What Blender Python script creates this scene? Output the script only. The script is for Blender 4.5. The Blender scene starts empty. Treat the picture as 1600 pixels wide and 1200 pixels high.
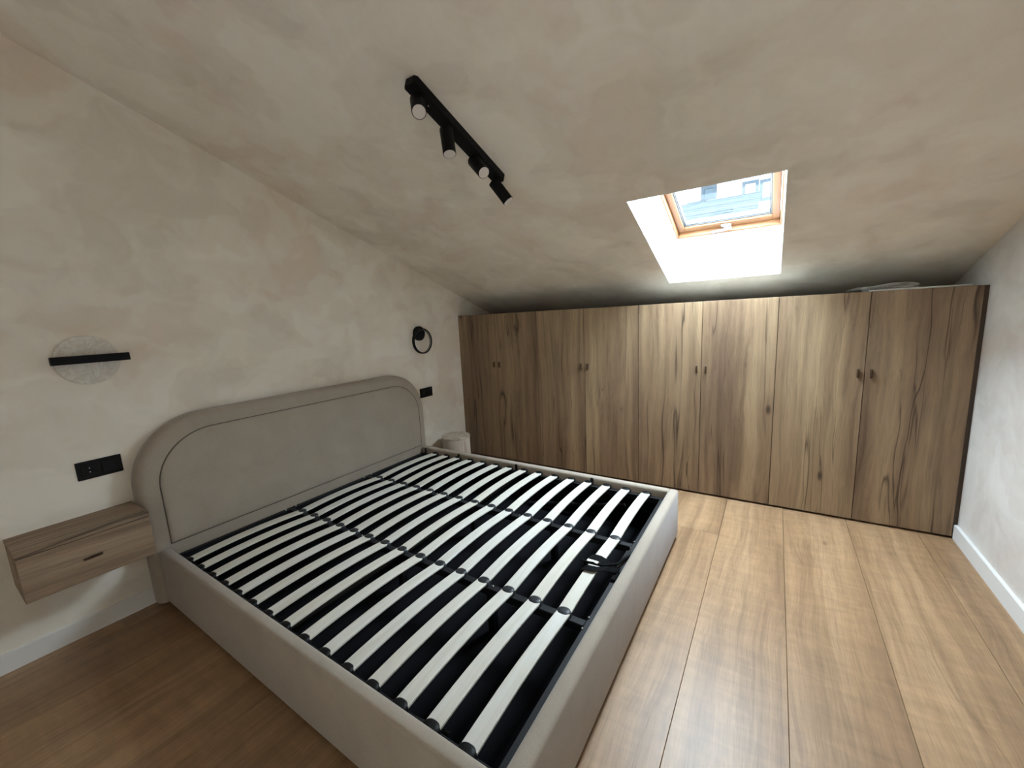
import bpy, bmesh, math, random
from mathutils import Vector, Matrix, noise
random.seed(7)
sc = bpy.context.scene
COL = sc.collection
R = math.radians

# ------------------------------------------------------------ camera
cd = bpy.data.cameras.new('camera'); cam = bpy.data.objects.new('camera', cd); COL.objects.link(cam)
CP = Vector((2.6877, -3.1689, 1.3836))
yaw, pit, rol = R(33.2247), R(-9.1961), R(-2.8611)
F = Vector((-math.sin(yaw)*math.cos(pit), math.cos(yaw)*math.cos(pit), math.sin(pit)))
RT = F.cross(Vector((0, 0, 1))).normalized(); UP = RT.cross(F)
RR = math.cos(rol)*RT + math.sin(rol)*UP; UU = -math.sin(rol)*RT + math.cos(rol)*UP
M = Matrix((RR, UU, -F)).transposed().to_4x4(); M.translation = CP
cam.matrix_world = M
cd.sensor_width = 36; cd.lens = 632.04/1600*36; cd.clip_start = .02
sc.camera = cam

# ------------------------------------------------------------ world, lights, exposure
w = bpy.data.worlds.new('sky'); sc.world = w; w.use_nodes = True
bg = w.node_tree.nodes['Background']
bg.inputs[0].default_value = (.81, .905, 1, 1); bg.inputs[1].default_value = 60
def area(name, loc, rot, sx, sy, power, color, portal=False):
    l = bpy.data.lights.new(name, 'AREA'); l.shape = 'RECTANGLE'; l.size = sx; l.size_y = sy
    l.energy = power; l.color = color
    o = bpy.data.objects.new(name, l); COL.objects.link(o); o.location = loc; o.rotation_euler = rot
    if portal: l.cycles.is_portal = True
    return o
SL = .3571                       # slope of the ceiling
SA = math.atan(SL)
def zc(y): return 1.6504 - SL*y
# daylight enters by the skylight (portal); a weak fill lamp is added behind the camera
area('skylight_portal', (2.37, -.39, zc(-.39)+.42), (-SA, 0, 0), .8, 1.2, 1, (1, 1, 1), True)
area('back_fill', (2.6, -4.685, 1.05), (R(90), 0, 0), .80, 2.0, 9, (1, .95, .88))  # added fill lamp, unseen, set in the back door opening
sc.view_settings.view_transform = 'Standard'; sc.view_settings.look = 'None'
sc.view_settings.gamma = 1; sc.view_settings.use_curve_mapping = False
sc.view_settings.exposure = 0.38
sc.cycles.use_denoising = True
sc.cycles.max_bounces = 9; sc.cycles.diffuse_bounces = 7; sc.cycles.glossy_bounces = 3; sc.cycles.sample_clamp_indirect = 8

# ------------------------------------------------------------ material helpers
def mat(name):
    m = bpy.data.materials.new(name); m.use_nodes = True
    nt = m.node_tree; return m, nt, nt.nodes['Principled BSDF']
def N(nt, t, **k):
    n = nt.nodes.new(t)
    for a, b in k.items():
        if a.startswith('i_'):
            key = a[2:]; n.inputs[int(key) if key.isdigit() else key.replace('_', ' ')].default_value = b
        else: setattr(n, a, b)
    return n
def L(nt, a, b): nt.links.new(a, b)
def simple(name, col, rough=.5, metal=0, spec=.5):
    m, nt, b = mat(name)
    b.inputs['Base Color'].default_value = (*col, 1); b.inputs['Roughness'].default_value = rough
    b.inputs['Metallic'].default_value = metal; b.inputs['Specular IOR Level'].default_value = spec
    return m
def coords(nt, scale, rand=True, dist=None):
    tc = N(nt, 'ShaderNodeTexCoord'); mp = N(nt, 'ShaderNodeVectorMath', operation='MULTIPLY'); mp.inputs[1].default_value = scale
    src = tc.outputs['Object']
    if rand:
        oi = N(nt, 'ShaderNodeObjectInfo'); mu = N(nt, 'ShaderNodeMath', operation='MULTIPLY'); mu.inputs[1].default_value = 37.7
        L(nt, oi.outputs['Random'], mu.inputs[0])
        ad = N(nt, 'ShaderNodeVectorMath', operation='ADD'); L(nt, src, ad.inputs[0]); L(nt, mu.outputs[0], ad.inputs[1]); src = ad.outputs[0]
    L(nt, src, mp.inputs[0]); return mp.outputs[0], src
def scaled(nt, src, scale):
    mp = N(nt, 'ShaderNodeVectorMath', operation='MULTIPLY'); mp.inputs[1].default_value = scale; L(nt, src, mp.inputs[0]); return mp.outputs[0]
def noise_t(nt, vec, scale=1, detail=4, dist=0, rough=.5):
    n = N(nt, 'ShaderNodeTexNoise'); n.inputs['Scale'].default_value = scale; n.inputs['Detail'].default_value = detail
    n.inputs['Distortion'].default_value = dist; n.inputs['Roughness'].default_value = rough
    L(nt, vec, n.inputs['Vector']); return n.outputs['Fac']
def ramp(nt, fac, stops):
    r = N(nt, 'ShaderNodeValToRGB'); e = r.color_ramp.elements
    while len(e) < len(stops): e.new(.5)
    for el, (p, c) in zip(e, stops):
        el.position = p; el.color = (*c, 1) if len(c) == 3 else c
    L(nt, fac, r.inputs[0]); return r.outputs[0]
def mixc(nt, fac, a, b, mode='MIX'):
    m = N(nt, 'ShaderNodeMix', data_type='RGBA', blend_type=mode)
    for k, v in ((0, fac), (6, a), (7, b)):
        if hasattr(v, 'is_output') or isinstance(v, bpy.types.NodeSocket): L(nt, v, m.inputs[k])
        elif k == 0: m.inputs[0].default_value = v
        else: m.inputs[k].default_value = (*v, 1)
    return m.outputs[2]
def bump(nt, b, h, strength, dist=.002):
    bp = N(nt, 'ShaderNodeBump'); bp.inputs['Strength'].default_value = strength; bp.inputs['Distance'].default_value = dist
    L(nt, h, bp.inputs['Height']); L(nt, bp.outputs[0], b.inputs['Normal'])
def mmath(nt, op, a, b_=0.0, c=None):
    m = N(nt, 'ShaderNodeMath', operation=op)
    for i, v in enumerate((a, b_) if c is None else (a, b_, c)):
        if isinstance(v, bpy.types.NodeSocket): L(nt, v, m.inputs[i])
        else: m.inputs[i].default_value = v
    return m.outputs[0]

# lime-wash plaster: overlapping soft brush patches of pink, cream and grey beige
def plaster(name, pink, cream, grey, lift=1.0):
    m, nt, b = mat(name)
    _, src = coords(nt, (1, 1, 1), rand=False)
    nz = N(nt, 'ShaderNodeTexNoise'); nz.inputs['Scale'].default_value = 2.6; nz.inputs['Detail'].default_value = 4
    L(nt, src, nz.inputs['Vector'])
    off = N(nt, 'ShaderNodeVectorMath', operation='MULTIPLY_ADD'); off.inputs[1].default_value = (.55, .55, .55)
    L(nt, nz.outputs['Color'], off.inputs[0]); L(nt, src, off.inputs[2])
    c1 = noise_t(nt, off.outputs[0], 1.3, 2); c2 = noise_t(nt, scaled(nt, off.outputs[0], (1, 1, 1.5)), 3.0, 3, 0, .45)
    big = noise_t(nt, src, 1.1, 3, .6)
    f1 = ramp(nt, c1, [(.40, (0, 0, 0)), (.60, (1, 1, 1))])
    colr = mixc(nt, f1, pink, grey)
    f2 = ramp(nt, mmath(nt, 'MULTIPLY_ADD', c2, .6, mmath(nt, 'MULTIPLY', big, .4)), [(.43, (0, 0, 0)), (.49, (.55, .55, .55)), (.53, (.6, .6, .6)), (.58, (1, 1, 1))])
    colr = mixc(nt, f2, colr, cream)
    fine = noise_t(nt, off.outputs[0], 6, 4, .8, .55)
    colr = mixc(nt, .32, colr, ramp(nt, fine, [(.3, (.36, .36, .36)), (.7, (.66, .66, .66))]), 'OVERLAY')
    L(nt, colr, b.inputs['Base Color'])
    b.inputs['Roughness'].default_value = .85; b.inputs['Specular IOR Level'].default_value = .25
    bump(nt, b, noise_t(nt, src, 30, 3, 0), .15, .003)
    return m
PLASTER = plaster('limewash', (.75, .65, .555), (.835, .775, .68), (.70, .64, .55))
PLASTER_LIT = plaster('limewash_lit', (.80, .70, .60), (.885, .84, .75), (.765, .71, .62))  # same limewash made lighter, brighter light on this wall put into the colour
PLASTER_R = plaster('limewash_right', (.66, .61, .57), (.75, .73, .70), (.64, .62, .59))  # same limewash made cooler, bluish skylight cast put into the colour

def oak(name, along, lightc, midc, darkc, crackc, knots=True, rough=.55, cross=False, crack=1.0, grain_mix=.75):
    # along: axis of the grain (1 = y, 2 = z); across axis is x
    m, nt, b = mat(name)
    _, src = coords(nt, (1, 1, 1))
    def sv(a, l):           # across / along scale
        v = [a, a, a]; v[along] = l; return tuple(v)
    warp = N(nt, 'ShaderNodeTexNoise'); warp.inputs['Scale'].default_value = 1; warp.inputs['Detail'].default_value = 2
    L(nt, scaled(nt, src, sv(2.2, 1.0)), warp.inputs['Vector'])
    wo = N(nt, 'ShaderNodeVectorMath', operation='MULTIPLY_ADD'); wv = [.11, .11, .11]; wv[along] = 0; wo.inputs[1].default_value = wv
    L(nt, warp.outputs['Color'], wo.inputs[0]); L(nt, src, wo.inputs[2]); s2 = wo.outputs[0]
    band = noise_t(nt, scaled(nt, s2, sv(5.5, .35)), 1, 3, .2)
    colr = ramp(nt, band, [(.32, darkc), (.5, midc), (.66, lightc)])
    # cathedral rings
    grain = noise_t(nt, scaled(nt, s2, sv(28, .7)), 1, 5, .5, .6)
    colr = mixc(nt, grain_mix, colr, ramp(nt, grain, [(.32, (.27, .26, .25)), (.5, (.5, .5, .5)), (.7, (.66, .66, .65))]), 'OVERLAY')
    pores = noise_t(nt, scaled(nt, s2, sv(230, 7)), 1, 3, 0, .6)
    colr = mixc(nt, .35, colr, ramp(nt, pores, [(.35, (.32, .31, .30)), (.6, (.56, .56, .56))]), 'OVERLAY')
    if cross:
        cr = noise_t(nt, scaled(nt, s2, sv(7, 26)), 1, 3, .6)
        colr = mixc(nt, .55, colr, ramp(nt, cr, [(.3, (.41, .41, .41)), (.5, (.5, .5, .5)), (.72, (.61, .60, .59))]), 'OVERLAY')
    # long cracks following the grain
    n1 = noise_t(nt, scaled(nt, s2, sv(3.6, .17)), 1, 4, .25, .5)
    ridge = mmath(nt, 'ABSOLUTE', mmath(nt, 'SUBTRACT', n1, .5))
    mask = ramp(nt, noise_t(nt, scaled(nt, s2, sv(4, 1.0)), 1, 2), [(.44, (0, 0, 0)), (.54, (1, 1, 1))])
    line = ramp(nt, ridge, [(.0, (1, 1, 1)), (.009, (0, 0, 0))])
    halo = ramp(nt, ridge, [(.0, (1, 1, 1)), (.05, (0, 0, 0))])
    colr = mixc(nt, mmath(nt, 'MULTIPLY', halo, .30*crack), colr, darkc)
    lf = mmath(nt, 'MULTIPLY', mmath(nt, 'MULTIPLY', line, mask), .9*crack)
    colr = mixc(nt, lf, colr, crackc)
    n3 = noise_t(nt, scaled(nt, s2, sv(9, .30)), 1, 3, .2, .5)
    r3 = mmath(nt, 'ABSOLUTE', mmath(nt, 'SUBTRACT', n3, .47))
    l3 = ramp(nt, r3, [(.0, (1, 1, 1)), (.012, (0, 0, 0))])
    m3 = ramp(nt, noise_t(nt, scaled(nt, s2, sv(6, .9)), 1, 2, 0), [(.52, (0, 0, 0)), (.60, (1, 1, 1))])
    colr = mixc(nt, mmath(nt, 'MULTIPLY', mmath(nt, 'MULTIPLY', l3, m3), .75*crack), colr, crackc)
    if knots:
        v = N(nt, 'ShaderNodeTexVoronoi'); v.inputs['Scale'].default_value = 1; L(nt, scaled(nt, s2, sv(5.2, 2.3)), v.inputs['Vector'])
        k = ramp(nt, v.outputs['Distance'], [(.035, (1, 1, 1)), (.10, (0, 0, 0))])
        k2 = ramp(nt, v.outputs['Distance'], [(.05, (1, 1, 1)), (.30, (0, 0, 0))])
        s = N(nt, 'ShaderNodeSeparateColor'); L(nt, v.outputs['Color'], s.inputs[0])
        on = mmath(nt, 'GREATER_THAN', s.outputs[0], .55)
        colr = mixc(nt, mmath(nt, 'MULTIPLY', mmath(nt, 'MULTIPLY', k2, on), .35), colr, darkc)
        colr = mixc(nt, mmath(nt, 'MULTIPLY', mmath(nt, 'MULTIPLY', k, on), .8), colr, crackc)
    L(nt, colr, b.inputs['Base Color'])
    b.inputs['Roughness'].default_value = rough; b.inputs['Specular IOR Level'].default_value = .4
    bump(nt, b, mixc(nt, .5, grain, pores), .12, .002)
    return m
OAK = oak('wardrobe_oak', 2, (.325, .228, .134), (.235, .155, .090), (.150, .094, .056), (.022, .011, .006), rough=.6, crack=1.0, grain_mix=.6)
OAK_H = oak('nightstand_oak', 1, (.34, .255, .175), (.27, .19, .125), (.16, .105, .066), (.05, .03, .018), rough=.6)
FLOOR = oak('floor_oak', 1, (.355, .225, .126), (.305, .187, .100), (.248, .148, .080), (.085, .045, .025), rough=.40, cross=True, crack=.3, grain_mix=.5)
PALE = oak('pale_wood', 2, (.62, .56, .49), (.52, .46, .39), (.40, .34, .28), (.3, .25, .2), knots=False, rough=.6, crack=.3)
CARCASS_SHADE = simple('carcass', (.06, .038, .026), .7)  # oak darkened in colour to give shade in the door gaps
GAPDARK = simple('plinth', (.012, .01, .009), .8)
WHITE = simple('white_paint', (.80, .80, .79), .5)
REVEAL = simple('reveal_white', (.86, .86, .85), .7)
BLACK = simple('black_metal', (.004, .004, .0045), .55, spec=.15)
BLACKP = simple('black_plastic', (.004, .004, .0045), .5, spec=.2)
RAILM = simple('slat_frame_metal', (.007, .0075, .0095), .5, spec=.3)
HOLD = simple('holder_plastic', (.020, .022, .025), .45, spec=.4)
LINING = simple('storage_lining', (.0045, .0045, .006), .9, spec=.1)
LENS = simple('lamp_lens', (.72, .66, .62), .35)
CHROME = simple('screw_metal', (.75, .75, .75), .3, 1)
BRONZE = simple('bronze_handle', (.06, .032, .016), .4, .3)
PINE = simple('skylight_pine', (.27, .125, .052), .45)
RUBBER = simple('skylight_seal', (.30, .33, .38), .5)
HANDW = simple('handle_grey', (.30, .31, .33), .35)

def fabric(name, base, alt, scale=420):
    m, nt, b = mat(name)
    _, src = coords(nt, (1, 1, 1), rand=False)
    blot = noise_t(nt, src, 7, 4, .6)
    weave = noise_t(nt, src, scale, 2)
    colr = mixc(nt, ramp(nt, blot, [(.3, (0, 0, 0)), (.7, (1, 1, 1))]), base, alt)
    colr = mixc(nt, .35, colr, ramp(nt, weave, [(.3, (.36, .36, .36)), (.7, (.64, .64, .64))]), 'OVERLAY')
    L(nt, colr, b.inputs['Base Color'])
    b.inputs['Roughness'].default_value = .95; b.inputs['Specular IOR Level'].default_value = .15
    b.inputs['Sheen Weight'].default_value = .22; b.inputs['Sheen Roughness'].default_value = .5
    b.inputs['Sheen Tint'].default_value = (.85, .9, 1, 1)
    bump(nt, b, weave, .35, .001)
    return m
FABRIC = fabric('bed_fabric', (.365, .312, .255), (.33, .28, .228))
def slat_wood():
    m, nt, b = mat('birch_slat')
    _, src = coords(nt, (1, 1, 1))
    g = noise_t(nt, scaled(nt, src, (60, 4, 20)), 1, 4, .8)
    oi = N(nt, 'ShaderNodeObjectInfo')
    c = ramp(nt, g, [(.3, (.61, .58, .505)), (.6, (.69, .675, .63))])
    c = mixc(nt, mmath(nt, 'MULTIPLY', oi.outputs['Random'], .5), c, (.63, .575, .46))
    L(nt, c, b.inputs['Base Color']); b.inputs['Roughness'].default_value = .45
    return m
SLAT = slat_wood()
def alabaster():
    m, nt, b = mat('alabaster')
    _, src = coords(nt, (1, 1, 1), rand=False)
    g = noise_t(nt, src, 22, 6, 2.5, .65)
    L(nt, ramp(nt, g, [(.3, (.60, .555, .49)), (.5, (.70, .65, .575)), (.56, (.78, .75, .70)), (.7, (.68, .63, .56))]), b.inputs['Base Color'])
    b.inputs['Roughness'].default_value = .5; b.inputs['Subsurface Weight'].default_value = .1
    return m
ALAB = alabaster()
def glassy(name, tint, gl=.06):
    m = bpy.data.materials.new(name); m.use_nodes = True; nt = m.node_tree; nt.nodes.remove(nt.nodes['Principled BSDF'])
    out = [n for n in nt.nodes if n.type == 'OUTPUT_MATERIAL'][0]
    t = N(nt, 'ShaderNodeBsdfTransparent'); t.inputs[0].default_value = (*tint, 1)
    g = N(nt, 'ShaderNodeBsdfGlossy'); g.inputs['Roughness'].default_value = .02
    lw = N(nt, 'ShaderNodeLayerWeight'); lw.inputs['Blend'].default_value = .5
    fr = N(nt, 'ShaderNodeMath', operation='MULTIPLY_ADD'); fr.inputs[1].default_value = .12; fr.inputs[2].default_value = .02; L(nt, lw.outputs['Facing'], fr.inputs[0])
    mx = N(nt, 'ShaderNodeMixShader'); L(nt, fr.outputs[0], mx.inputs[0]); L(nt, t.outputs[0], mx.inputs[1]); L(nt, g.outputs[0], mx.inputs[2])
    L(nt, mx.outputs[0], out.inputs[0]); return m
GLASS = glassy('window_glass', (.93, .97, .98))
def plastic_film():
    m = bpy.data.materials.new('plastic_film'); m.use_nodes = True; nt = m.node_tree; b = nt.nodes['Principled BSDF']
    b.inputs['Base Color'].default_value = (.62, .60, .56, 1); b.inputs['Roughness'].default_value = .18
    out = [n for n in nt.nodes if n.type == 'OUTPUT_MATERIAL'][0]
    t = N(nt, 'ShaderNodeBsdfTransparent'); mx = N(nt, 'ShaderNodeMixShader'); mx.inputs[0].default_value = .6
    L(nt, t.outputs[0], mx.inputs[1]); L(nt, b.outputs[0], mx.inputs[2]); L(nt, mx.outputs[0], out.inputs[0]); return m
FILM = plastic_film()

# ------------------------------------------------------------ mesh helpers
def mesh_obj(name, bm, m, parent=None, smooth=False, angle=40):
    me = bpy.data.meshes.new(name); bmesh.ops.recalc_face_normals(bm, faces=bm.faces); 
    if smooth:
        for f in bm.faces: f.smooth = True
        for e in bm.edges:
            if len(e.link_faces) == 2 and e.calc_face_angle(0) > R(angle): e.smooth = False
    bm.to_mesh(me); bm.free()
    for x in (m if isinstance(m, (list, tuple)) else [m]): me.materials.append(x)
    o = bpy.data.objects.new(name, me); COL.objects.link(o)
    if parent: o.parent = parent
    return o
def inst(o, name=None, parent=None, loc=None, rot=None):
    c = o.copy(); COL.objects.link(c)
    if parent is not None: c.parent = parent
    if loc is not None: c.location = loc
    if rot is not None: c.rotation_euler = rot
    return c
def empty(name, loc, label=None, cat=None, group=None, rot=(0, 0, 0)):
    o = bpy.data.objects.new(name, None); COL.objects.link(o); o.location = loc; o.rotation_euler = rot; o.empty_display_size = .1
    if label: tag(o, label, cat, group)
    return o
def tag(o, label, cat, group=None):
    o['label'] = label; o['category'] = cat
    if group: o['group'] = group
def box(bm, x0, x1, y0, y1, z0, z1, r=0, seg=2, mat_i=0, verts_only=False):
    vs = [bm.verts.new(p) for p in ((x0,y0,z0),(x1,y0,z0),(x1,y1,z0),(x0,y1,z0),(x0,y0,z1),(x1,y0,z1),(x1,y1,z1),(x0,y1,z1))]
    fs = [bm.faces.new([vs[i] for i in q]) for q in ((3,2,1,0),(4,5,6,7),(0,1,5,4),(1,2,6,5),(2,3,7,6),(3,0,4,7))]
    for f in fs: f.material_index = mat_i
    if r:
        es = set(e for f in fs for e in f.edges)
        bmesh.ops.bevel(bm, geom=list(es), offset=r, segments=seg, profile=.5, affect='EDGES')
    return vs
def bx(name, x0, x1, y0, y1, z0, z1, m, parent=None, r=0, seg=2):
    bm = bmesh.new(); box(bm, x0, x1, y0, y1, z0, z1, r, seg); return mesh_obj(name, bm, m, parent, smooth=bool(r))
def cyl(bm, p0, p1, r0, r1=None, seg=32, bev=0):
    r1 = r0 if r1 is None else r1
    p0, p1 = Vector(p0), Vector(p1); d = p1-p0
    q = d.to_track_quat('Z', 'Y').to_matrix().to_4x4(); q.translation = (p0+p1)/2
    g = bmesh.ops.create_cone(bm, cap_ends=True, segments=seg, radius1=r0, radius2=r1, depth=d.length, matrix=q)
    if bev:
        es = set(e for v in g['verts'] for e in v.link_edges if any(len(f.verts) > 4 for f in e.link_faces))
        bmesh.ops.bevel(bm, geom=list(es), offset=bev, segments=2, profile=.5, affect='EDGES')
def prism(bm, poly, axis, a0, a1, mi=0):
    # poly: 2D points on the other two axes (in order x,y,z without axis)
    def P(p, a):
        v = list(p); v.insert(axis, a); return v
    A = [bm.verts.new(P(p, a0)) for p in poly]; B = [bm.verts.new(P(p, a1)) for p in poly]; n = len(poly)
    fs = [bm.faces.new(A), bm.faces.new(B[::-1])]+[bm.faces.new((A[i], B[i], B[(i+1) % n], A[(i+1) % n])) for i in range(n)]
    for f in fs: f.material_index = mi
def struct(o): o['kind'] = 'structure'; return o
def tube(bm, pts, r, seg=8, closed=False, flat=None):
    pts = [Vector(p) for p in pts]; n = len(pts); rings = []
    for i, p in enumerate(pts):
        a = pts[(i-1) % n] if (closed or i > 0) else p; c = pts[(i+1) % n] if (closed or i < n-1) else p
        t = (c-a).normalized(); u = t.cross(Vector((0, 0, 1)))
        if u.length < .05: u = t.cross(Vector((1, 0, 0)))
        u.normalize(); v = t.cross(u)
        rings.append([bm.verts.new(p+u*math.cos(2*math.pi*k/seg)*r+v*math.sin(2*math.pi*k/seg)*(flat or r)) for k in range(seg)])
    for i in range(n if closed else n-1):
        a, b = rings[i], rings[(i+1) % n]
        for k in range(seg): bm.faces.new((a[k], a[(k+1) % seg], b[(k+1) % seg], b[k]))
    if not closed: bm.faces.new(rings[0][::-1]); bm.faces.new(rings[-1])

# ------------------------------------------------------------ room shell
RX, Y0, Y1 = 3.62, -4.6, .62
T = .12
# floor: slab and individual laminate planks
fl = struct(bx('floor', -.0, RX, Y0, Y1, -.12, -.012, GAPDARK))
pm = None
def plank(x0, x1, y0, y1):
    bm = bmesh.new(); cx, cy = (x0+x1)/2, (y0+y1)/2; g = .0007
    box(bm, x0+g-cx, x1-g-cx, y0+g-cy, y1-g-cy, -.012, 0, .0011, 1)
    o = mesh_obj('plank', bm, FLOOR, fl); o.location = (cx, cy, 0); return o
PW, PX = .335, .105
offs = {0: -2.3, 1: -1.9, 2: -1.6, 3: -1.7, 4: -.2, 5: -1.1, 6: -.555, 7: -.01, 8: -.02, 9: -.015, 10: -.025, -1: -.7}
lens = {7: 2.44, 8: 2.3, 9: 2.6, 10: 2.5, 0: 2.0, 1: 2.4}
for k in range(-1, 11):
    x0, x1 = max(0, PX+PW*k), min(RX, PX+PW*(k+1))
    if x1-x0 < .01: continue
    yj = [Y1] + [y for y in (offs[k]-lens.get(k, 2.05)*j for j in range(-1, 4)) if Y0+.02 < y < Y1-.02] + [Y0]
    for a, b in zip(yj[:-1], yj[1:]): plank(x0, x1, b, a)
# left wall (sloped top), right wall, back wall with doorway, knee wall
def side(name, xa, xb, m):
    bm = bmesh.new(); e = .16
    prism(bm, [(Y0-T, -.12), (Y1+T, -.12), (Y1+T, zc(Y1+T)+e), (Y0-T, zc(Y0-T)+e)], 0, xa, xb); return struct(mesh_obj(name, bm, m))
side('wall_left', -T, 0, PLASTER_LIT); side('wall_right', RX, RX+T, PLASTER_R)
struct(bx('wall_front', 0, RX, Y1, Y1+T, -.012, zc(Y1)+.1, PLASTER))
bm = bmesh.new(); DX0, DX1, DH = 2.15, 3.05, 2.1
box(bm, 0, DX0, Y0-T, Y0, -.012, 3.4); box(bm, DX1, RX, Y0-T, Y0, -.012, 3.4); box(bm, DX0, DX1, Y0-T, Y0, DH, 3.4)
struct(mesh_obj('wall_back', bm, PLASTER))
bm = bmesh.new(); box(bm, DX0, DX0+.04, Y0-T, Y0+.01, 0, DH); box(bm, DX1-.04, DX1, Y0-T, Y0+.01, 0, DH); box(bm, DX0+.04, DX1-.04, Y0-T, Y0+.01, DH-.04, DH)
d1 = struct(mesh_obj('door_1', bm, WHITE))
bx('glass_pane', DX0+.04, DX1-.04, Y0-.056, Y0-.050, .002, DH-.04, GLASS, d1)  # glazing made up so the added fill lamp can shine in
struct(bx('wall_backing', DX0-.1, DX1+.1, Y0-T-.06, Y0-T-.001, -.012, DH+.1, PLASTER))  # unseen backing added behind the fill lamp to keep sky light out
# ceiling: thick sloped slab with the skylight hole
HX0, HX1, HY0, HY1 = 1.985, 2.703, -.895, .168      # opening in the plaster
FX0, FX1, FY0, FY1, UZ = 2.044, 2.697, -.93, .130, .30   # frame outline, UZ above the ceiling plane
bm = bmesh.new()
def grid(z_off, xs, ys):
    V = {(i, j): bm.verts.new((xs[i], ys[j], zc(ys[j])+z_off)) for i in range(4) for j in range(4)}
    return V
xs, ys = [-T, HX0, HX1, RX+T], [Y0-T, HY0, HY1, Y1+T]
xs2, ys2 = [-T, FX0-.02, FX1+.02, RX+T], [Y0-T, FY0-.02, FY1+.02, Y1+T]
A = grid(0, xs, ys); B = grid(UZ+.05, xs2, ys2)
for V in (A, B):
    for i in range(3):
        for j in range(3):
            if (i, j) != (1, 1): bm.faces.new((V[i, j], V[i+1, j], V[i+1, j+1], V[i, j+1]))
ring = [(i, 0) for i in range(3)]+[(3, j) for j in range(3)]+[(i, 3) for i in (3, 2, 1)]+[(0, j) for j in (3, 2, 1)]
for a, b in zip(ring, ring[1:]+ring[:1]): bm.faces.new((A[a], A[b], B[b], B[a]))
hole = [(1, 1), (2, 1), (2, 2), (1, 2)]
for a, b in zip(hole, hole[1:]+hole[:1]): bm.faces.new((A[a], A[b], B[b], B[a]))
struct(mesh_obj('ceiling', bm, PLASTER))
# white reveal lining
bm = bmesh.new()
lo = [(HX0, HY0), (HX1, HY0), (HX1, HY1), (HX0, HY1)]; hi = [(FX0, FY0), (FX1, FY0), (FX1, FY1), (FX0, FY1)]
th = .004
Lo = [bm.verts.new((x, y, zc(y)-.001)) for x, y in lo]; Hi = [bm.verts.new((x, y, zc(y)+UZ)) for x, y in hi]
li = [(HX0+th, HY0+th), (HX1-th, HY0+th), (HX1-th, HY1-th), (HX0+th, HY1-th)]; hj = [(FX0+th, FY0+th), (FX1-th, FY0+th), (FX1-th, FY1-th), (FX0+th, FY1-th)]
Li = [bm.verts.new((x, y, zc(y)-.001)) for x, y in li]; Hj = [bm.verts.new((x, y, zc(y)+UZ)) for x, y in hj]
for i in range(4):
    j = (i+1) % 4
    bm.faces.new((Lo[i], Lo[j], Hi[j], Hi[i])); bm.faces.new((Li[i], Li[j], Hj[j], Hj[i])); bm.faces.new((Lo[i], Lo[j], Li[j], Li[i])); bm.faces.new((Hi[i], Hi[j], Hj[j], Hj[i]))
struct(mesh_obj('trim_1', bm, REVEAL))
# skylight window: local frame, x along room, y along slope downwards (towards the wardrobe), z out
cxw, cyw = (FX0+FX1)/2, (FY0+FY1)/2
W = FX1-FX0; LEN = (FY1-FY0)/math.cos(SA)
win = struct(empty('window_1', (cxw, cyw, zc(cyw)+UZ), rot=(-SA, 0, 0)))
def frame_mesh(name, w, l, b, z0, z1, m, parent, r=.003, bb=None):
    bm = bmesh.new(); bb = bb or b
    box(bm, -w/2, -w/2+b, -l/2, l/2, z0, z1, r, 1); box(bm, w/2-b, w/2, -l/2, l/2, z0, z1, r, 1)
    box(bm, -w/2+b, w/2-b, -l/2, -l/2+b, z0, z1, r, 1); box(bm, -w/2+b, w/2-b, l/2-bb, l/2, z0, z1, r, 1)
    return mesh_obj(name, bm, m, parent)
fr = frame_mesh('window_frame', W+.05, LEN+.05, .040, -.004, .10, PINE, win)
sa = frame_mesh('sash', W-.034, LEN-.036, .042, .030, .085, PINE, win, bb=.058)
BEAD = simple('glazing_bead', (.10, .10, .10), .4); SEAL = simple('glass_seal', (.035, .045, .06), .5)
frame_mesh('glazing_bead', W-.034-.084+.004, LEN-.036-.084-.014, .011, .040, .075, BEAD, sa).location.y = -.008
frame_mesh('seal', W-.034-.084-.018, LEN-.036-.084-.036, .005, .045, .078, SEAL, sa).location.y = -.008
bm = bmesh.new(); box(bm, -W/2+.05, W/2-.05, -LEN/2+.05, LEN/2-.06, .06, .064); mesh_obj('pane', bm, GLASS, win)
# handle on the lower sash
bm = bmesh.new(); yl = LEN/2-.05
box(bm, -.03, .03, yl-.012, yl+.012, .014, .030, .004, 2)
cyl(bm, (0, yl, .020), (0, yl, -.006), .012, seg=16)
tube(bm, [(.035, yl-.006, -.006), (.0, yl, -.01), (-.05, yl+.004, -.012), (-.085, yl+.012, -.010)], .009, 8)
mesh_obj('sash_handle', bm, HANDW, win, smooth=True)
# baseboards
struct(bx('baseboard_left', 0, .012, Y0, -.0, 0, .087, WHITE, r=.002, seg=1))
struct(bx('baseboard_right', RX-.018, RX, Y0, -.0, 0, .088, WHITE, r=.002, seg=1))

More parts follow.
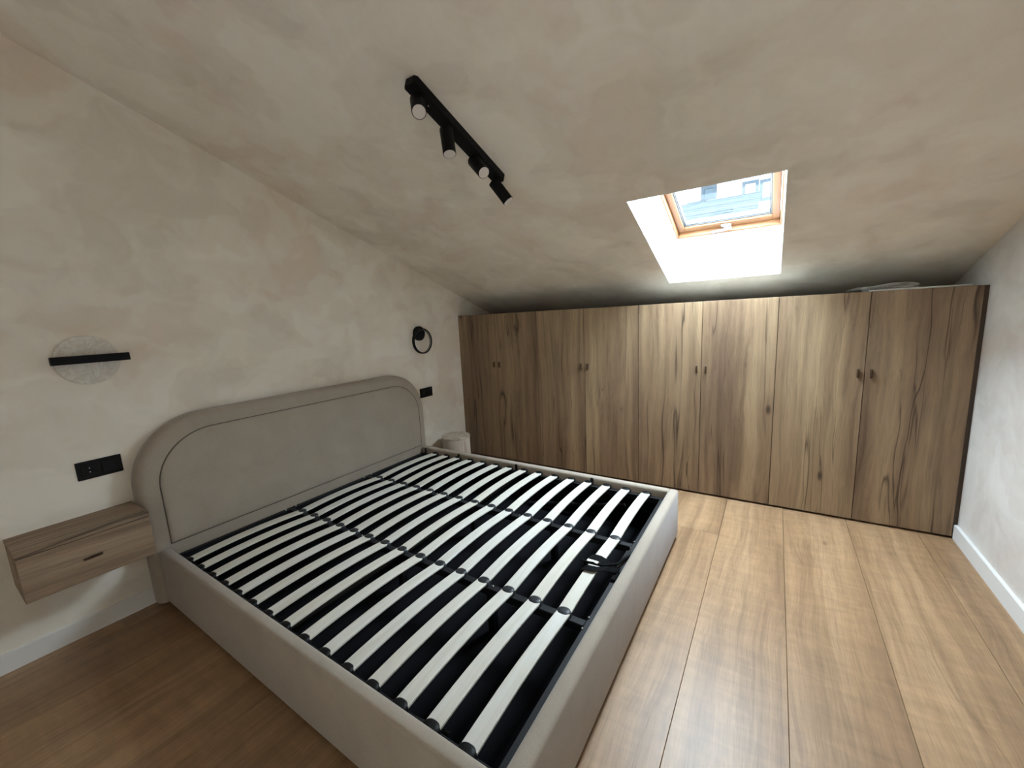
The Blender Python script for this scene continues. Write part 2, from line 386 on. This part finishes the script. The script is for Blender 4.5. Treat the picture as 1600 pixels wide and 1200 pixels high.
# ------------------------------------------------------------ wardrobe units
HW, DW = 1.435, .45
ul = ['oak wardrobe unit in the far left corner next to the headboard wall', 'oak wardrobe unit second from the left, behind the bed',
      'oak wardrobe unit third from the left, below the skylight', 'oak wardrobe unit at the right end beside the right wall']
def crackdoor(bm, w):
    box(bm, -w/2+.0016, w/2-.0016, 0, .019, .014, HW, .0012, 1)
for u in range(4):
    e = empty('wardrobe_unit', (.9*u+.45, 0, 0), ul[u], 'wardrobe', 'oak wardrobe units along the low wall')
    bm = bmesh.new(); x0, x1 = -.4495, .4495
    box(bm, x0, x0+.018, .021, .57, .06, HW-.004); box(bm, x1-.018, x1, .021, .57, .06, HW-.004)
    box(bm, x0+.018, x1-.018, .021, .57, HW-.022, HW-.004); box(bm, x0+.018, x1-.018, .021, .57, .06, .078); box(bm, x0+.018, x1-.018, .562, .57, .078, HW-.022)
    box(bm, -.009, .009, .021, .56, .078, HW-.022)
    mesh_obj('carcass', bm, CARCASS_SHADE, e)
    bx('top_panel', x0, x1, .021, .59, HW-.0035, HW, simple('top_board', (.20, .185, .16), .6) if u == 0 else bpy.data.materials['top_board'], e)
    bx('plinth', x0, x1, .035, .05, 0, .06, GAPDARK, e)
    for s in (-1, 1):
        bm = bmesh.new(); crackdoor(bm, DW)
        d = mesh_obj('door', bm, OAK, e); d.location = (s*DW/2, 0, 0)
        hb = bmesh.new(); hx = -s*(DW/2-.030)
        box(hb, hx-.006, hx+.006, -.016, -.0005, .926, .980, .003, 1)
        box(hb, hx-.0025, hx+.0025, -.022, -.014, .930, .976, .002, 1)
        mesh_obj('handle', hb, BRONZE, d)
struct(bx('gap_shade_strip', 3.6015, RX, .012, .03, .088, HW, CARCASS_SHADE))  # dark strip standing in for shade in the gap beside the wall

# packing board and plastic bag on the wardrobe
tag(bx('packing_board', 3.14, 3.565, .03, .26, HW+.0005, HW+.010, WHITE, r=.003), 'flat white packing board lying on top of the rightmost wardrobe unit', 'board')
def bag(x0, x1, y0, y1, z0, h):
    bm = bmesh.new(); bmesh.ops.create_icosphere(bm, subdivisions=5, radius=1)
    for v in bm.verts:
        p = v.co.copy()
        n1 = noise.noise(p*2.1+Vector((3, 1, 7))); n2 = abs(noise.noise(p*4.5+Vector((1, 5, 2)))); n3 = abs(noise.noise(p*10))
        k = 1+.35*n1-.42*n2-.16*n3
        z = max(p.z*k, -.25)+.25
        tx = (p.x+1)/2
        v.co = Vector(((x0+x1)/2+p.x*k*(x1-x0)/2, (y0+y1)/2+p.y*k*(y1-y0)/2, z0+z*h*(.35+.75*tx**1.5)))
    o = mesh_obj('plastic_bag', bm, FILM, smooth=True, angle=70)
    return o
tag(bag(3.03, 3.37, .015, .16, HW+.0105, .038), 'crumpled clear plastic bag on top of the wardrobe near its right end', 'bag')

# ------------------------------------------------------------ bed
BX, BY1, BY0, BZ, RIM, HB = 2.240, -.7018, -2.5818, .3126, .048, .116
bed = empty('double_bed', (1.15, -1.64, 0), 'grey beige upholstered double bed frame with rounded headboard and no mattress', 'bed')
BO = Vector((1.15, -1.64, 0))
def bp(o): o.parent = bed; o.location = Vector(o.location)-BO; return o     # built in world coordinates
def arch(y0, y1, z0, z1, r, n=20):
    pts = [(y0, z0), ]
    for k in range(n+1):
        a = math.pi-math.pi/2*k/n; pts.append((y0+r+r*math.cos(a), z1-r+r*math.sin(a)))
    for k in range(n+1):
        a = math.pi/2-math.pi/2*k/n; pts.append((y1-r+r*math.cos(a), z1-r+r*math.sin(a)))
    pts.append((y1, z0)); return pts
def pad(name, y0, y1, z0, z1, r, prof, cb, m, parent=None):
    # prof: (inset, x) from back to front, cb: bottom inset follows too
    bm = bmesh.new(); rings = []
    for ins, x in prof:
        pts = arch(y0+ins, y1-ins, z0+(ins if cb else 0), z1-ins, r-ins)
        rings.append([bm.verts.new((x, y, z)) for y, z in pts])
    n = len(rings[0])
    for a, b in zip(rings, rings[1:]):
        for k in range(n): bm.faces.new((a[k], a[(k+1) % n], b[(k+1) % n], b[k]))
    bm.faces.new(rings[-1]); bm.faces.new(rings[0][::-1])
    return mesh_obj(name, bm, m, parent, smooth=True, angle=50)
hy0, hy1 = -2.612, -.664
prof = [(.012, .016), (.0, .030), (0, .070)]+[(.04*(1-math.cos(R(a))), .070+.040*math.sin(R(a))) for a in range(12, 91, 13)]+[(.085, .1115)]
hb = bp(pad('headboard', hy0, hy1, .022, .972, .335, prof, False, FABRIC))
prof = [(.004, .108), (.0, .1105), (.0015, .1135), (.006, .1163), (.016, .118), (.05, .1195)]
pn = pad('headboard_panel', hy0+.088, hy1-.075, .322, .886, .262, prof, True, FABRIC); pn.parent = hb
# seam piping, coloured dark to give the shade of the groove
bm = bmesh.new(); pts = arch(hy0+.087, hy1-.074, .321, .887, .263)
tube(bm, [(.1115, y, z) for y, z in pts], 0.0032, 6, closed=True); pp = mesh_obj('piping', bm, simple('piping_shade', (.10, .085, .07), .9), smooth=True); pp.parent = hb
z0b = .022
bp(bx('side_rail', HB, BX-RIM, BY0, BY0+RIM, z0b, BZ, FABRIC, r=.016, seg=4))
bp(bx('side_rail', HB, BX-RIM, BY1-RIM, BY1, z0b, BZ, FABRIC, r=.016, seg=4))
bp(bx('foot_board', BX-RIM-.008, BX, BY0, BY1, z0b, BZ+.001, FABRIC, r=.018, seg=4))
bp(bx('base_plinth', HB+.02, BX-.02, BY0+.02, BY1-.02, 0.0, .024, GAPDARK))
IX0, IX1, IY0, IY1 = HB+.004, BX-RIM-.009, BY0+RIM+.001, BY1-RIM-.001
bp(bx('storage_base', IX0, IX1, IY0, IY1, .03, .045, LINING))
bm = bmesh.new()
box(bm, IX0, IX1, IY0, IY0+.003, .045, .24); box(bm, IX0, IX1, IY1-.003, IY1, .045, .24); box(bm, IX0, IX0+.003, IY0+.003, IY1-.003, .045, .24); box(bm, IX1-.003, IX1, IY0+.003, IY1-.003, .045, .24)
bp(mesh_obj('storage_lining', bm, LINING))
# steel slat frame: perimeter bars and two long bars
ZT = .262
def bar(x0, x1, y0, y1, z0=ZT-.035, z1=ZT, m=RAILM): return bp(bx('frame_bar', x0, x1, y0, y1, z0, z1, m, r=.002, seg=1))
bar(IX0+.012, IX1-.006, IY0+.003, IY0+.028); bar(IX0+.012, IX1-.006, IY1-.028, IY1-.003)
bar(IX0+.012, IX0+.042, IY0+.028, IY1-.028); bar(IX1-.036, IX1-.006, IY0+.028, IY1-.028)
YR1, YR2 = -1.933, -1.347
for y in (YR1, YR2): bar(IX0+.042, IX1-.036, y-.016, y+.016)
# cross brace with the support legs below it, and the lifting arms
bp(bx('cross_brace', 1.11, 1.14, IY0+.03, IY1-.03, ZT-.075, ZT-.045, RAILM))
for y in (YR1, YR2):
    for x in (1.16, 1.72): bp(bx('support_leg', x-.015, x+.015, y-.015, y+.015, .045, ZT-.036, RAILM))
for s, y in ((1, IY0+.07), (-1, IY1-.07)):
    bm = bmesh.new(); cyl(bm, (1.45, y, .10), (1.95, y, .20), .010, seg=12); cyl(bm, (1.25, y, .06), (1.6, y, .13), .016, seg=12)
    bp(mesh_obj('gas_strut', bm, RAILM, smooth=True))
# slats
YA, YB = -2.508, -.772
segs = [(YA, YR1-.004), (YR1+.004, YR2-.004), (YR2+.004, YB)]
SX = [.289+i*(2.062-.289)/14 for i in range(15)]
def slat_mesh(l, w=.053, t=.008, rise=.012, n=14):
    bm = bmesh.new(); rows = []
    for k in range(n+1):
        u = k/n; z = rise*(1-(2*u-1)**2); y = -l/2+l*u
        rows.append([bm.verts.new(p) for p in ((-w/2, y, z+.0), (-w/2, y, z+t-.0015), (-w/2+.002, y, z+t), (w/2-.002, y, z+t), (w/2, y, z+t-.0015), (w/2, y, z))])
    for a, b in zip(rows, rows[1:]):
        for i in range(6): bm.faces.new((a[i], a[(i+1) % 6], b[(i+1) % 6], b[i]))
    bm.faces.new(rows[0]); bm.faces.new(rows[-1][::-1]); return bm
protos = []
ZS = ZT+.010
for (a, b) in segs:
    o = mesh_obj('slat', slat_mesh(b-a), SLAT); protos.append(o)
def cap_mesh(ly, w=.060, h=.020, half=None):
    # low oval dome that grips the slat ends
    bm = bmesh.new(); n = 24; rings = []
    for r_, z in ((1, 0), (1, .45), (.93, .75), (.75, .93), (.4, 1.0)):
        rings.append([bm.verts.new((w/2*r_*math.copysign(abs(math.cos(a))**.75, math.cos(a)), ly/2*r_*math.sin(a), h*z)) for a in (2*math.pi*k/n for k in range(n))])
    for a, b in zip(rings, rings[1:]):
        for k in range(n): bm.faces.new((a[k], a[(k+1) % n], b[(k+1) % n], b[k]))
    bm.faces.new(rings[-1]); bm.faces.new(rings[0][::-1]); return bm
cap_mid = mesh_obj('slat_holder', cap_mesh(.050, h=.0225), HOLD, smooth=True, angle=60)
cap_end = mesh_obj('slat_holder', cap_mesh(.046, h=.0235), BLACKP, smooth=True, angle=60)
first = {}
for i, x in enumerate(SX):
    for j, (a, b) in enumerate(segs):
        o = protos[j] if i == 0 else inst(protos[j])
        o.parent = bed; o.location = Vector((x+random.uniform(-.002, .002), (a+b)/2, ZS))-BO
    for y, pr in ((YR1, cap_mid), (YR2, cap_mid), (YA-.010, cap_end), (YB+.013, cap_end)):
        if pr.name not in first: first[pr.name] = 1; o = pr
        else: o = inst(pr)
        o.parent = bed; o.location = Vector((x, y, ZT))-BO
# bolts
bm = bmesh.new(); bmesh.ops.create_uvsphere(bm, u_segments=8, v_segments=6, radius=.0045); sp = mesh_obj('bolt', bm, CHROME, smooth=True); fb = True
for x, y in ((2.150, YR1+.03), (2.150, YR1-.032), (2.150, YR2+.03), (2.150, YR2-.032), (.86, YR1+.002), (1.73, YR1+.002), (.86, YR2+.002), (1.50, YR2+.002), (IX0+.03, YR1+.035), (IX0+.03, YR1-.03), (IX0+.03, YR2+.035), (IX0+.03, YR2-.03), (1.24, IY0+.014), (1.50, IY0+.014), (1.75, IY0+.014), (.99, IY1-.012), (1.49, IY1-.012), (.27, IY0+.02)):
    o = sp if fb else inst(sp); fb = False; o.parent = bed; o.location = Vector((x, y, ZT+.003))-BO
# mattress stops on the right rail
for x in (.172, .547, 1.108, 1.704):
    bm = bmesh.new(); box(bm, x-.010, x+.010, IY1-.007, IY1-.001, ZT, BZ-.004, .002, 1); box(bm, x-.012, x+.012, IY1-.022, IY1-.004, ZT, ZT+.004)
    bp(mesh_obj('mattress_stop', bm, BLACKP))
# lifting strap looped over the last slat at the foot end
def ribbon(bm, pts, w_dir, w, t=.0015):
    pts = [Vector(p) for p in pts]; wd = Vector(w_dir).normalized()*w/2; rows = []
    for i, p in enumerate(pts):
        a = pts[max(i-1, 0)]; c = pts[min(i+1, len(pts)-1)]; nrm = (c-a).normalized().cross(wd).normalized()*t
        rows.append([bm.verts.new(q) for q in (p-wd-nrm, p+wd-nrm, p+wd+nrm, p-wd+nrm)])
    for a, b in zip(rows, rows[1:]):
        for k in range(4): bm.faces.new((a[k], a[(k+1) % 4], b[(k+1) % 4], b[k]))
    bm.faces.new(rows[0]); bm.faces.new(rows[-1][::-1])
bm = bmesh.new(); zt = ZS+.025; sx = SX[-1]
ribbon(bm, [(sx-.046, -1.575, zt-.022), (sx-.036, -1.58, zt-.001), (sx-.02, -1.588, zt+.009), (sx+.01, -1.592, zt+.012), (sx+.035, -1.595, zt+.006), (sx+.05, -1.60, zt-.004), (sx+.075, -1.605, zt-.012), (sx+.10, -1.60, zt-.016)], (.25, 1, 0), .040)
ribbon(bm, [(sx+.10, -1.60, zt-.016), (sx+.06, -1.64, zt+.004), (sx+.02, -1.668, zt+.006), (sx-.02, -1.672, zt+.004), (sx-.038, -1.665, zt-.010), (sx-.03, -1.66, zt-.025)], (.2, 1, .1), .034)
tube(bm, [(sx-.052, -1.60, zt-.02), (sx-.055, -1.625, zt+.0), (sx-.04, -1.64, zt+.008), (sx-.0, -1.64, zt+.012), (sx+.04, -1.63, zt+.006), (sx+.09, -1.58, zt), (sx+.10, -1.52, zt-.005), (sx+.11, -1.46, zt-.02)], .006, 8)
box(bm, sx+.085, sx+.105, -1.66, -1.56, ZT-.02, ZT+.012, .003, 1)
st = bp(mesh_obj('lifting_strap', bm, simple('strap_webbing', (.004, .004, .0045), .85, spec=.1)))
lb = bx('strap_label', sx-.030, sx+.022, -1.640, -1.622, zt+.013, zt+.0165, SLAT, r=.001, seg=1); lb.rotation_euler = (0, 0, 0); lb.parent = st
lb['label'] = 'small white tab on the strap'
bp(bx('latch_plate', IX1-.040, IX1-.008, -1.60, -1.42, ZT+.0005, ZT+.014, BLACKP, r=.002, seg=1))

# ------------------------------------------------------------ nightstand on the wall
ns = empty('floating_nightstand', (0, -2.823, .36), 'wall-hung oak nightstand with one drawer at left of the headboard', 'nightstand')
ny0, ny1, nx, nz0, nz1 = -.205, .205, .252, .002, .212
bx('top_panel', .0, nx, ny0, ny1, nz1-.019, nz1, OAK_H, ns, r=.0012, seg=1)
bm = bmesh.new(); box(bm, 0, nx-.021, ny0+.001, ny0+.017, nz0, nz1-.0195); box(bm, 0, nx-.021, ny1-.017, ny1-.001, nz0, nz1-.0195); box(bm, 0, nx-.021, ny0+.017, ny1-.017, nz0, nz0+.016)
box(bm, 0, .008, ny0+.017, ny1-.017, nz0+.016, nz1-.0195)
mesh_obj('body', bm, OAK_H, ns)
bx('groove_shade', nx-.034, nx-.030, ny0+.017, ny1-.017, nz0+.016, nz1-.02, GAPDARK, ns)  # dark sheet in place of the shade inside the drawer groove
dr = bx('drawer', nx-.020, nx-.001, ny0+.0015, ny1-.0015, nz0, nz1-.0225, OAK_H, ns, r=.0012, seg=1)
bm = bmesh.new(); box(bm, nx-.0008, nx+.010, -.030, .030, .094, .103, .002, 1); box(bm, nx+.008, nx+.014, -.012, .030, .101, .107, .001, 1); mesh_obj('handle', bm, BRONZE, dr)

# ------------------------------------------------------------ pale round side table in the far corner
st = empty('round_side_table', (.222, -.405, 0), 'pale washed wood cylindrical side table between bed and wardrobe', 'side table')
bm = bmesh.new(); cyl(bm, (0, 0, 0), (0, 0, .312), .128, seg=64, bev=.002); mesh_obj('drum', bm, PALE, st, smooth=True)
bm = bmesh.new(); cyl(bm, (0, 0, .313), (0, 0, .332), .131, seg=64, bev=.003); mesh_obj('top', bm, PALE, st, smooth=True)

# ------------------------------------------------------------ wall lamps
wl = empty('disc_wall_lamp', (0, -2.665, 1.290), 'wall lamp with mottled beige disc behind a black horizontal bar', 'wall lamp')
bm = bmesh.new(); cyl(bm, (0, 0, 0), (.014, 0, 0), .112, seg=64, bev=.004); mesh_obj('disc', bm, ALAB, wl, smooth=True)
bx('bar', .036, .066, -.124, .137, -.012, .024, BLACK, wl, r=.0015, seg=1)
for yy in (-.02, .04):
    bm = bmesh.new(); cyl(bm, (.012, yy, .006), (.037, yy, .006), .010, seg=16); mesh_obj('bracket', bm, BLACK, wl, smooth=True)
rl = empty('ring_wall_lamp', (0, -.560, 1.292), 'black ring wall lamp on a round base near the wardrobe', 'wall lamp')
bm = bmesh.new(); cyl(bm, (0, 0, 0), (.024, 0, 0), .064, seg=48, bev=.002); mesh_obj('base', bm, BLACK, rl, smooth=True)
def ringm(r0, r1, x0, x1, cy, cz, n=64):
    bm = bmesh.new(); rows = []
    for k in range(n):
        a = 2*math.pi*k/n; c, s = math.cos(a), math.sin(a)
        rows.append([bm.verts.new((x, cy+r*c, cz+r*s)) for r, x in ((r0, x0), (r1, x0), (r1, x1), (r0, x1))])
    for i in range(n):
        a, b = rows[i], rows[(i+1) % n]
        for k in range(4): bm.faces.new((a[k], a[(k+1) % 4], b[(k+1) % 4], b[k]))
    return bm
mesh_obj('ring', ringm(.1015, .1125, .040, .062, -.004, -.068), BLACK, rl, smooth=True)
df = mesh_obj('diffuser', ringm(.0985, .1014, .042, .060, -.004, -.068), simple('diffuser_white', (.22, .21, .20), .5), rl, smooth=True)
bm = bmesh.new(); cyl(bm, (.024, 0, .030), (.044, 0, .036), .012, seg=16); box(bm, .036, .058, -.014, .014, .026, .044, .002, 1); mesh_obj('arm', bm, BLACK, rl, smooth=True)

# ------------------------------------------------------------ sockets
def socket(name, loc, mods, lab, cat, yoff=.158):
    e = empty(name, loc, lab, cat); n = len(mods); w = yoff
    bx('cover_plate', 0, .008, -w/2, w/2, -.043, .043, BLACKP, e, r=.0015, seg=1)
    for i, k in enumerate(mods):
        cy = (i-(n-1)/2)*.071
        if k == 'socket':
            bm = bmesh.new(); box(bm, .008, .0105, cy-.0275, cy+.0275, -.0275, .0275, .001, 1); s = mesh_obj('socket_insert', bm, BLACKP, e)
            bm = bmesh.new()
            tube(bm, [(.0108, cy+.0195*math.cos(a), .0195*math.sin(a)) for a in (2*math.pi*q/32 for q in range(32))], .0012, 6, closed=True); mesh_obj('rim', bm, BLACKP, s, smooth=True)
            bm = bmesh.new()
            for dz in (-.0095, .0095): cyl(bm, (.0100, cy, dz), (.0112, cy, dz), .0020, seg=10)
            mesh_obj('contact', bm, CHROME, s)
        else:
            bx('rocker', .008, .012, cy-.0275, cy+.0275, -.0275, .0275, BLACKP, e, r=.0015, seg=1)
    return e
socket('wall_socket', (0, -2.701, .779), ['socket', 'switch'], 'long black socket and switch plate above the nightstand', 'socket')
socket('wall_socket', (0, -.523, .750), ['socket', 'switch'], 'black socket plate beside the right end of the headboard', 'socket', .156)

# ------------------------------------------------------------ ceiling spotlight bar
ty0, ty1 = -1.895, -1.292; tyc = (ty0+ty1)/2; TXc = 1.4515
tl = empty('ceiling_spotlight', (TXc, tyc, zc(tyc)), 'black ceiling bar with four adjustable cylinder spotlights', 'ceiling light', rot=(-SA, 0, 0))
ln = (ty1-ty0)/math.cos(SA)
bm = bmesh.new(); w2, h = .0325, .032; c = .010
prism(bm, [(-w2, -ln/2+c), (-w2+c, -ln/2), (w2-c, -ln/2), (w2, -ln/2+c), (w2, ln/2-c), (w2-c, ln/2), (-w2+c, ln/2), (-w2, ln/2-c)], 2, -h, -.0005)
mesh_obj('mounting_bar', bm, BLACK, tl)
IT = Matrix.Translation((TXc, tyc, zc(tyc))) @ Matrix.Rotation(-SA, 4, 'X'); ITI = IT.inverted()
heads = [(-1.865, (1.499, -1.910, 2.184)), (-1.70, (1.478, -1.720, 2.092)), (-1.51, (1.524, -1.540, 2.053)), (-1.345, (1.508, -1.318, 1.977))]
for ym, Q in heads:
    piv = ITI @ Vector((TXc, ym, zc(ym)-.066)); b1 = ITI @ Vector(Q); d = (b1-piv).normalized(); b0 = piv-d*.014
    bm = bmesh.new(); cyl(bm, b0, b1, .0285, seg=40, bev=.0015); s = mesh_obj('spot_head', bm, BLACK, tl, smooth=True)
    bm = bmesh.new(); cyl(bm, b1-d*.002, b1+d*.0012, .0255, seg=32, bev=.001); mesh_obj('lens', bm, LENS, s, smooth=True)
    bm = bmesh.new(); cyl(bm, (piv.x, piv.y, -h+.001), (piv.x, piv.y, piv.z+.01), .011, seg=20); mesh_obj('swivel', bm, BLACK, s, smooth=True)
bm = bmesh.new(); bmesh.ops.create_uvsphere(bm, u_segments=8, v_segments=6, radius=.0035, matrix=Matrix.Translation((0, -ln/2+.11, -h-.001))); mesh_obj('screw', bm, CHROME, tl, smooth=True)

# ------------------------------------------------------------ outside, seen through the skylight
XW = simple('outside_render', (.30, .32, .34), .9); XB = simple('outside_window_frame', (.006, .0095, .013), .6, spec=.1)
XG = simple('outside_glass', (.008, .013, .017), .6, spec=.1); XR = simple('outside_roof', (.005, .008, .010), .8, spec=.1)
hs = empty('neighbour_house', (1.5, 9.2, 0), 'pale house with dark blue-framed windows seen through the skylight', 'house')
bm = bmesh.new(); box(bm, -5, 5, 0, 6, 0, 4.75); mesh_obj('wall', bm, XW, hs)
bm = bmesh.new(); prism(bm, [(-.5, 4.7), (3, 6.0), (6.5, 4.7), (6.5, 4.62), (-.5, 4.62)], 0, -5.2, 5.2); mesh_obj('roof', bm, XR, hs)
for (x0, x1, z0, z1) in ((-.98, -.55, 3.6, 4.22), (-.63, -.25, 4.2, 4.55), (.32, .68, 3.5, 4.47), (.70, 1.04, 3.94, 4.44), (1.5, 2.1, 3.6, 4.4), (-2.4, -1.6, 3.6, 4.4)):
    bm = bmesh.new(); b_ = .075
    for q in ((x0, x0+b_, z0, z1), (x1-b_, x1, z0, z1), (x0+b_, x1-b_, z0, z0+b_), (x0+b_, x1-b_, z1-b_, z1)): box(bm, q[0], q[1], -.06, .01, q[2], q[3])
    wf = mesh_obj('window', bm, XB, hs)
    bx('pane', x0+b_, x1-b_, -.03, -.005, z0+b_, z1-b_, XG if x0 < -.3 and z0 > 4 else XW, wf)
an = empty('roof_terrace', (1.27, 8.2, 0), 'blue grey tiled lean-to roof in front of the neighbouring house', 'roof')
bm = bmesh.new(); box(bm, -1.55, .92, .1, .9, 0, 3.55); box(bm, -1.5, .88, -1.0, .1, 0, 3.0); mesh_obj('wall', bm, XW, an)
bm = bmesh.new(); prism(bm, [(-1.35, 3.03), (.78, 4.09), (.78, 4.14), (-1.35, 3.08)], 0, -1.6, .95); rf = mesh_obj('roof', bm, XR, an)
for k in range(13):
    y = -1.37+k*.165; z = 3.075+k*.0821
    bm = bmesh.new(); prism(bm, [(y, z), (y+.18, z+.078), (y+.18, z+.090), (y, z+.045)], 0, -1.63, .98)
    mesh_obj('tile_course', bm, simple('outside_tile', [(.0042, .0068, .0085), (.009, .0135, .0155), (.0058, .0095, .012)][k % 3], .8, spec=.1), rf)
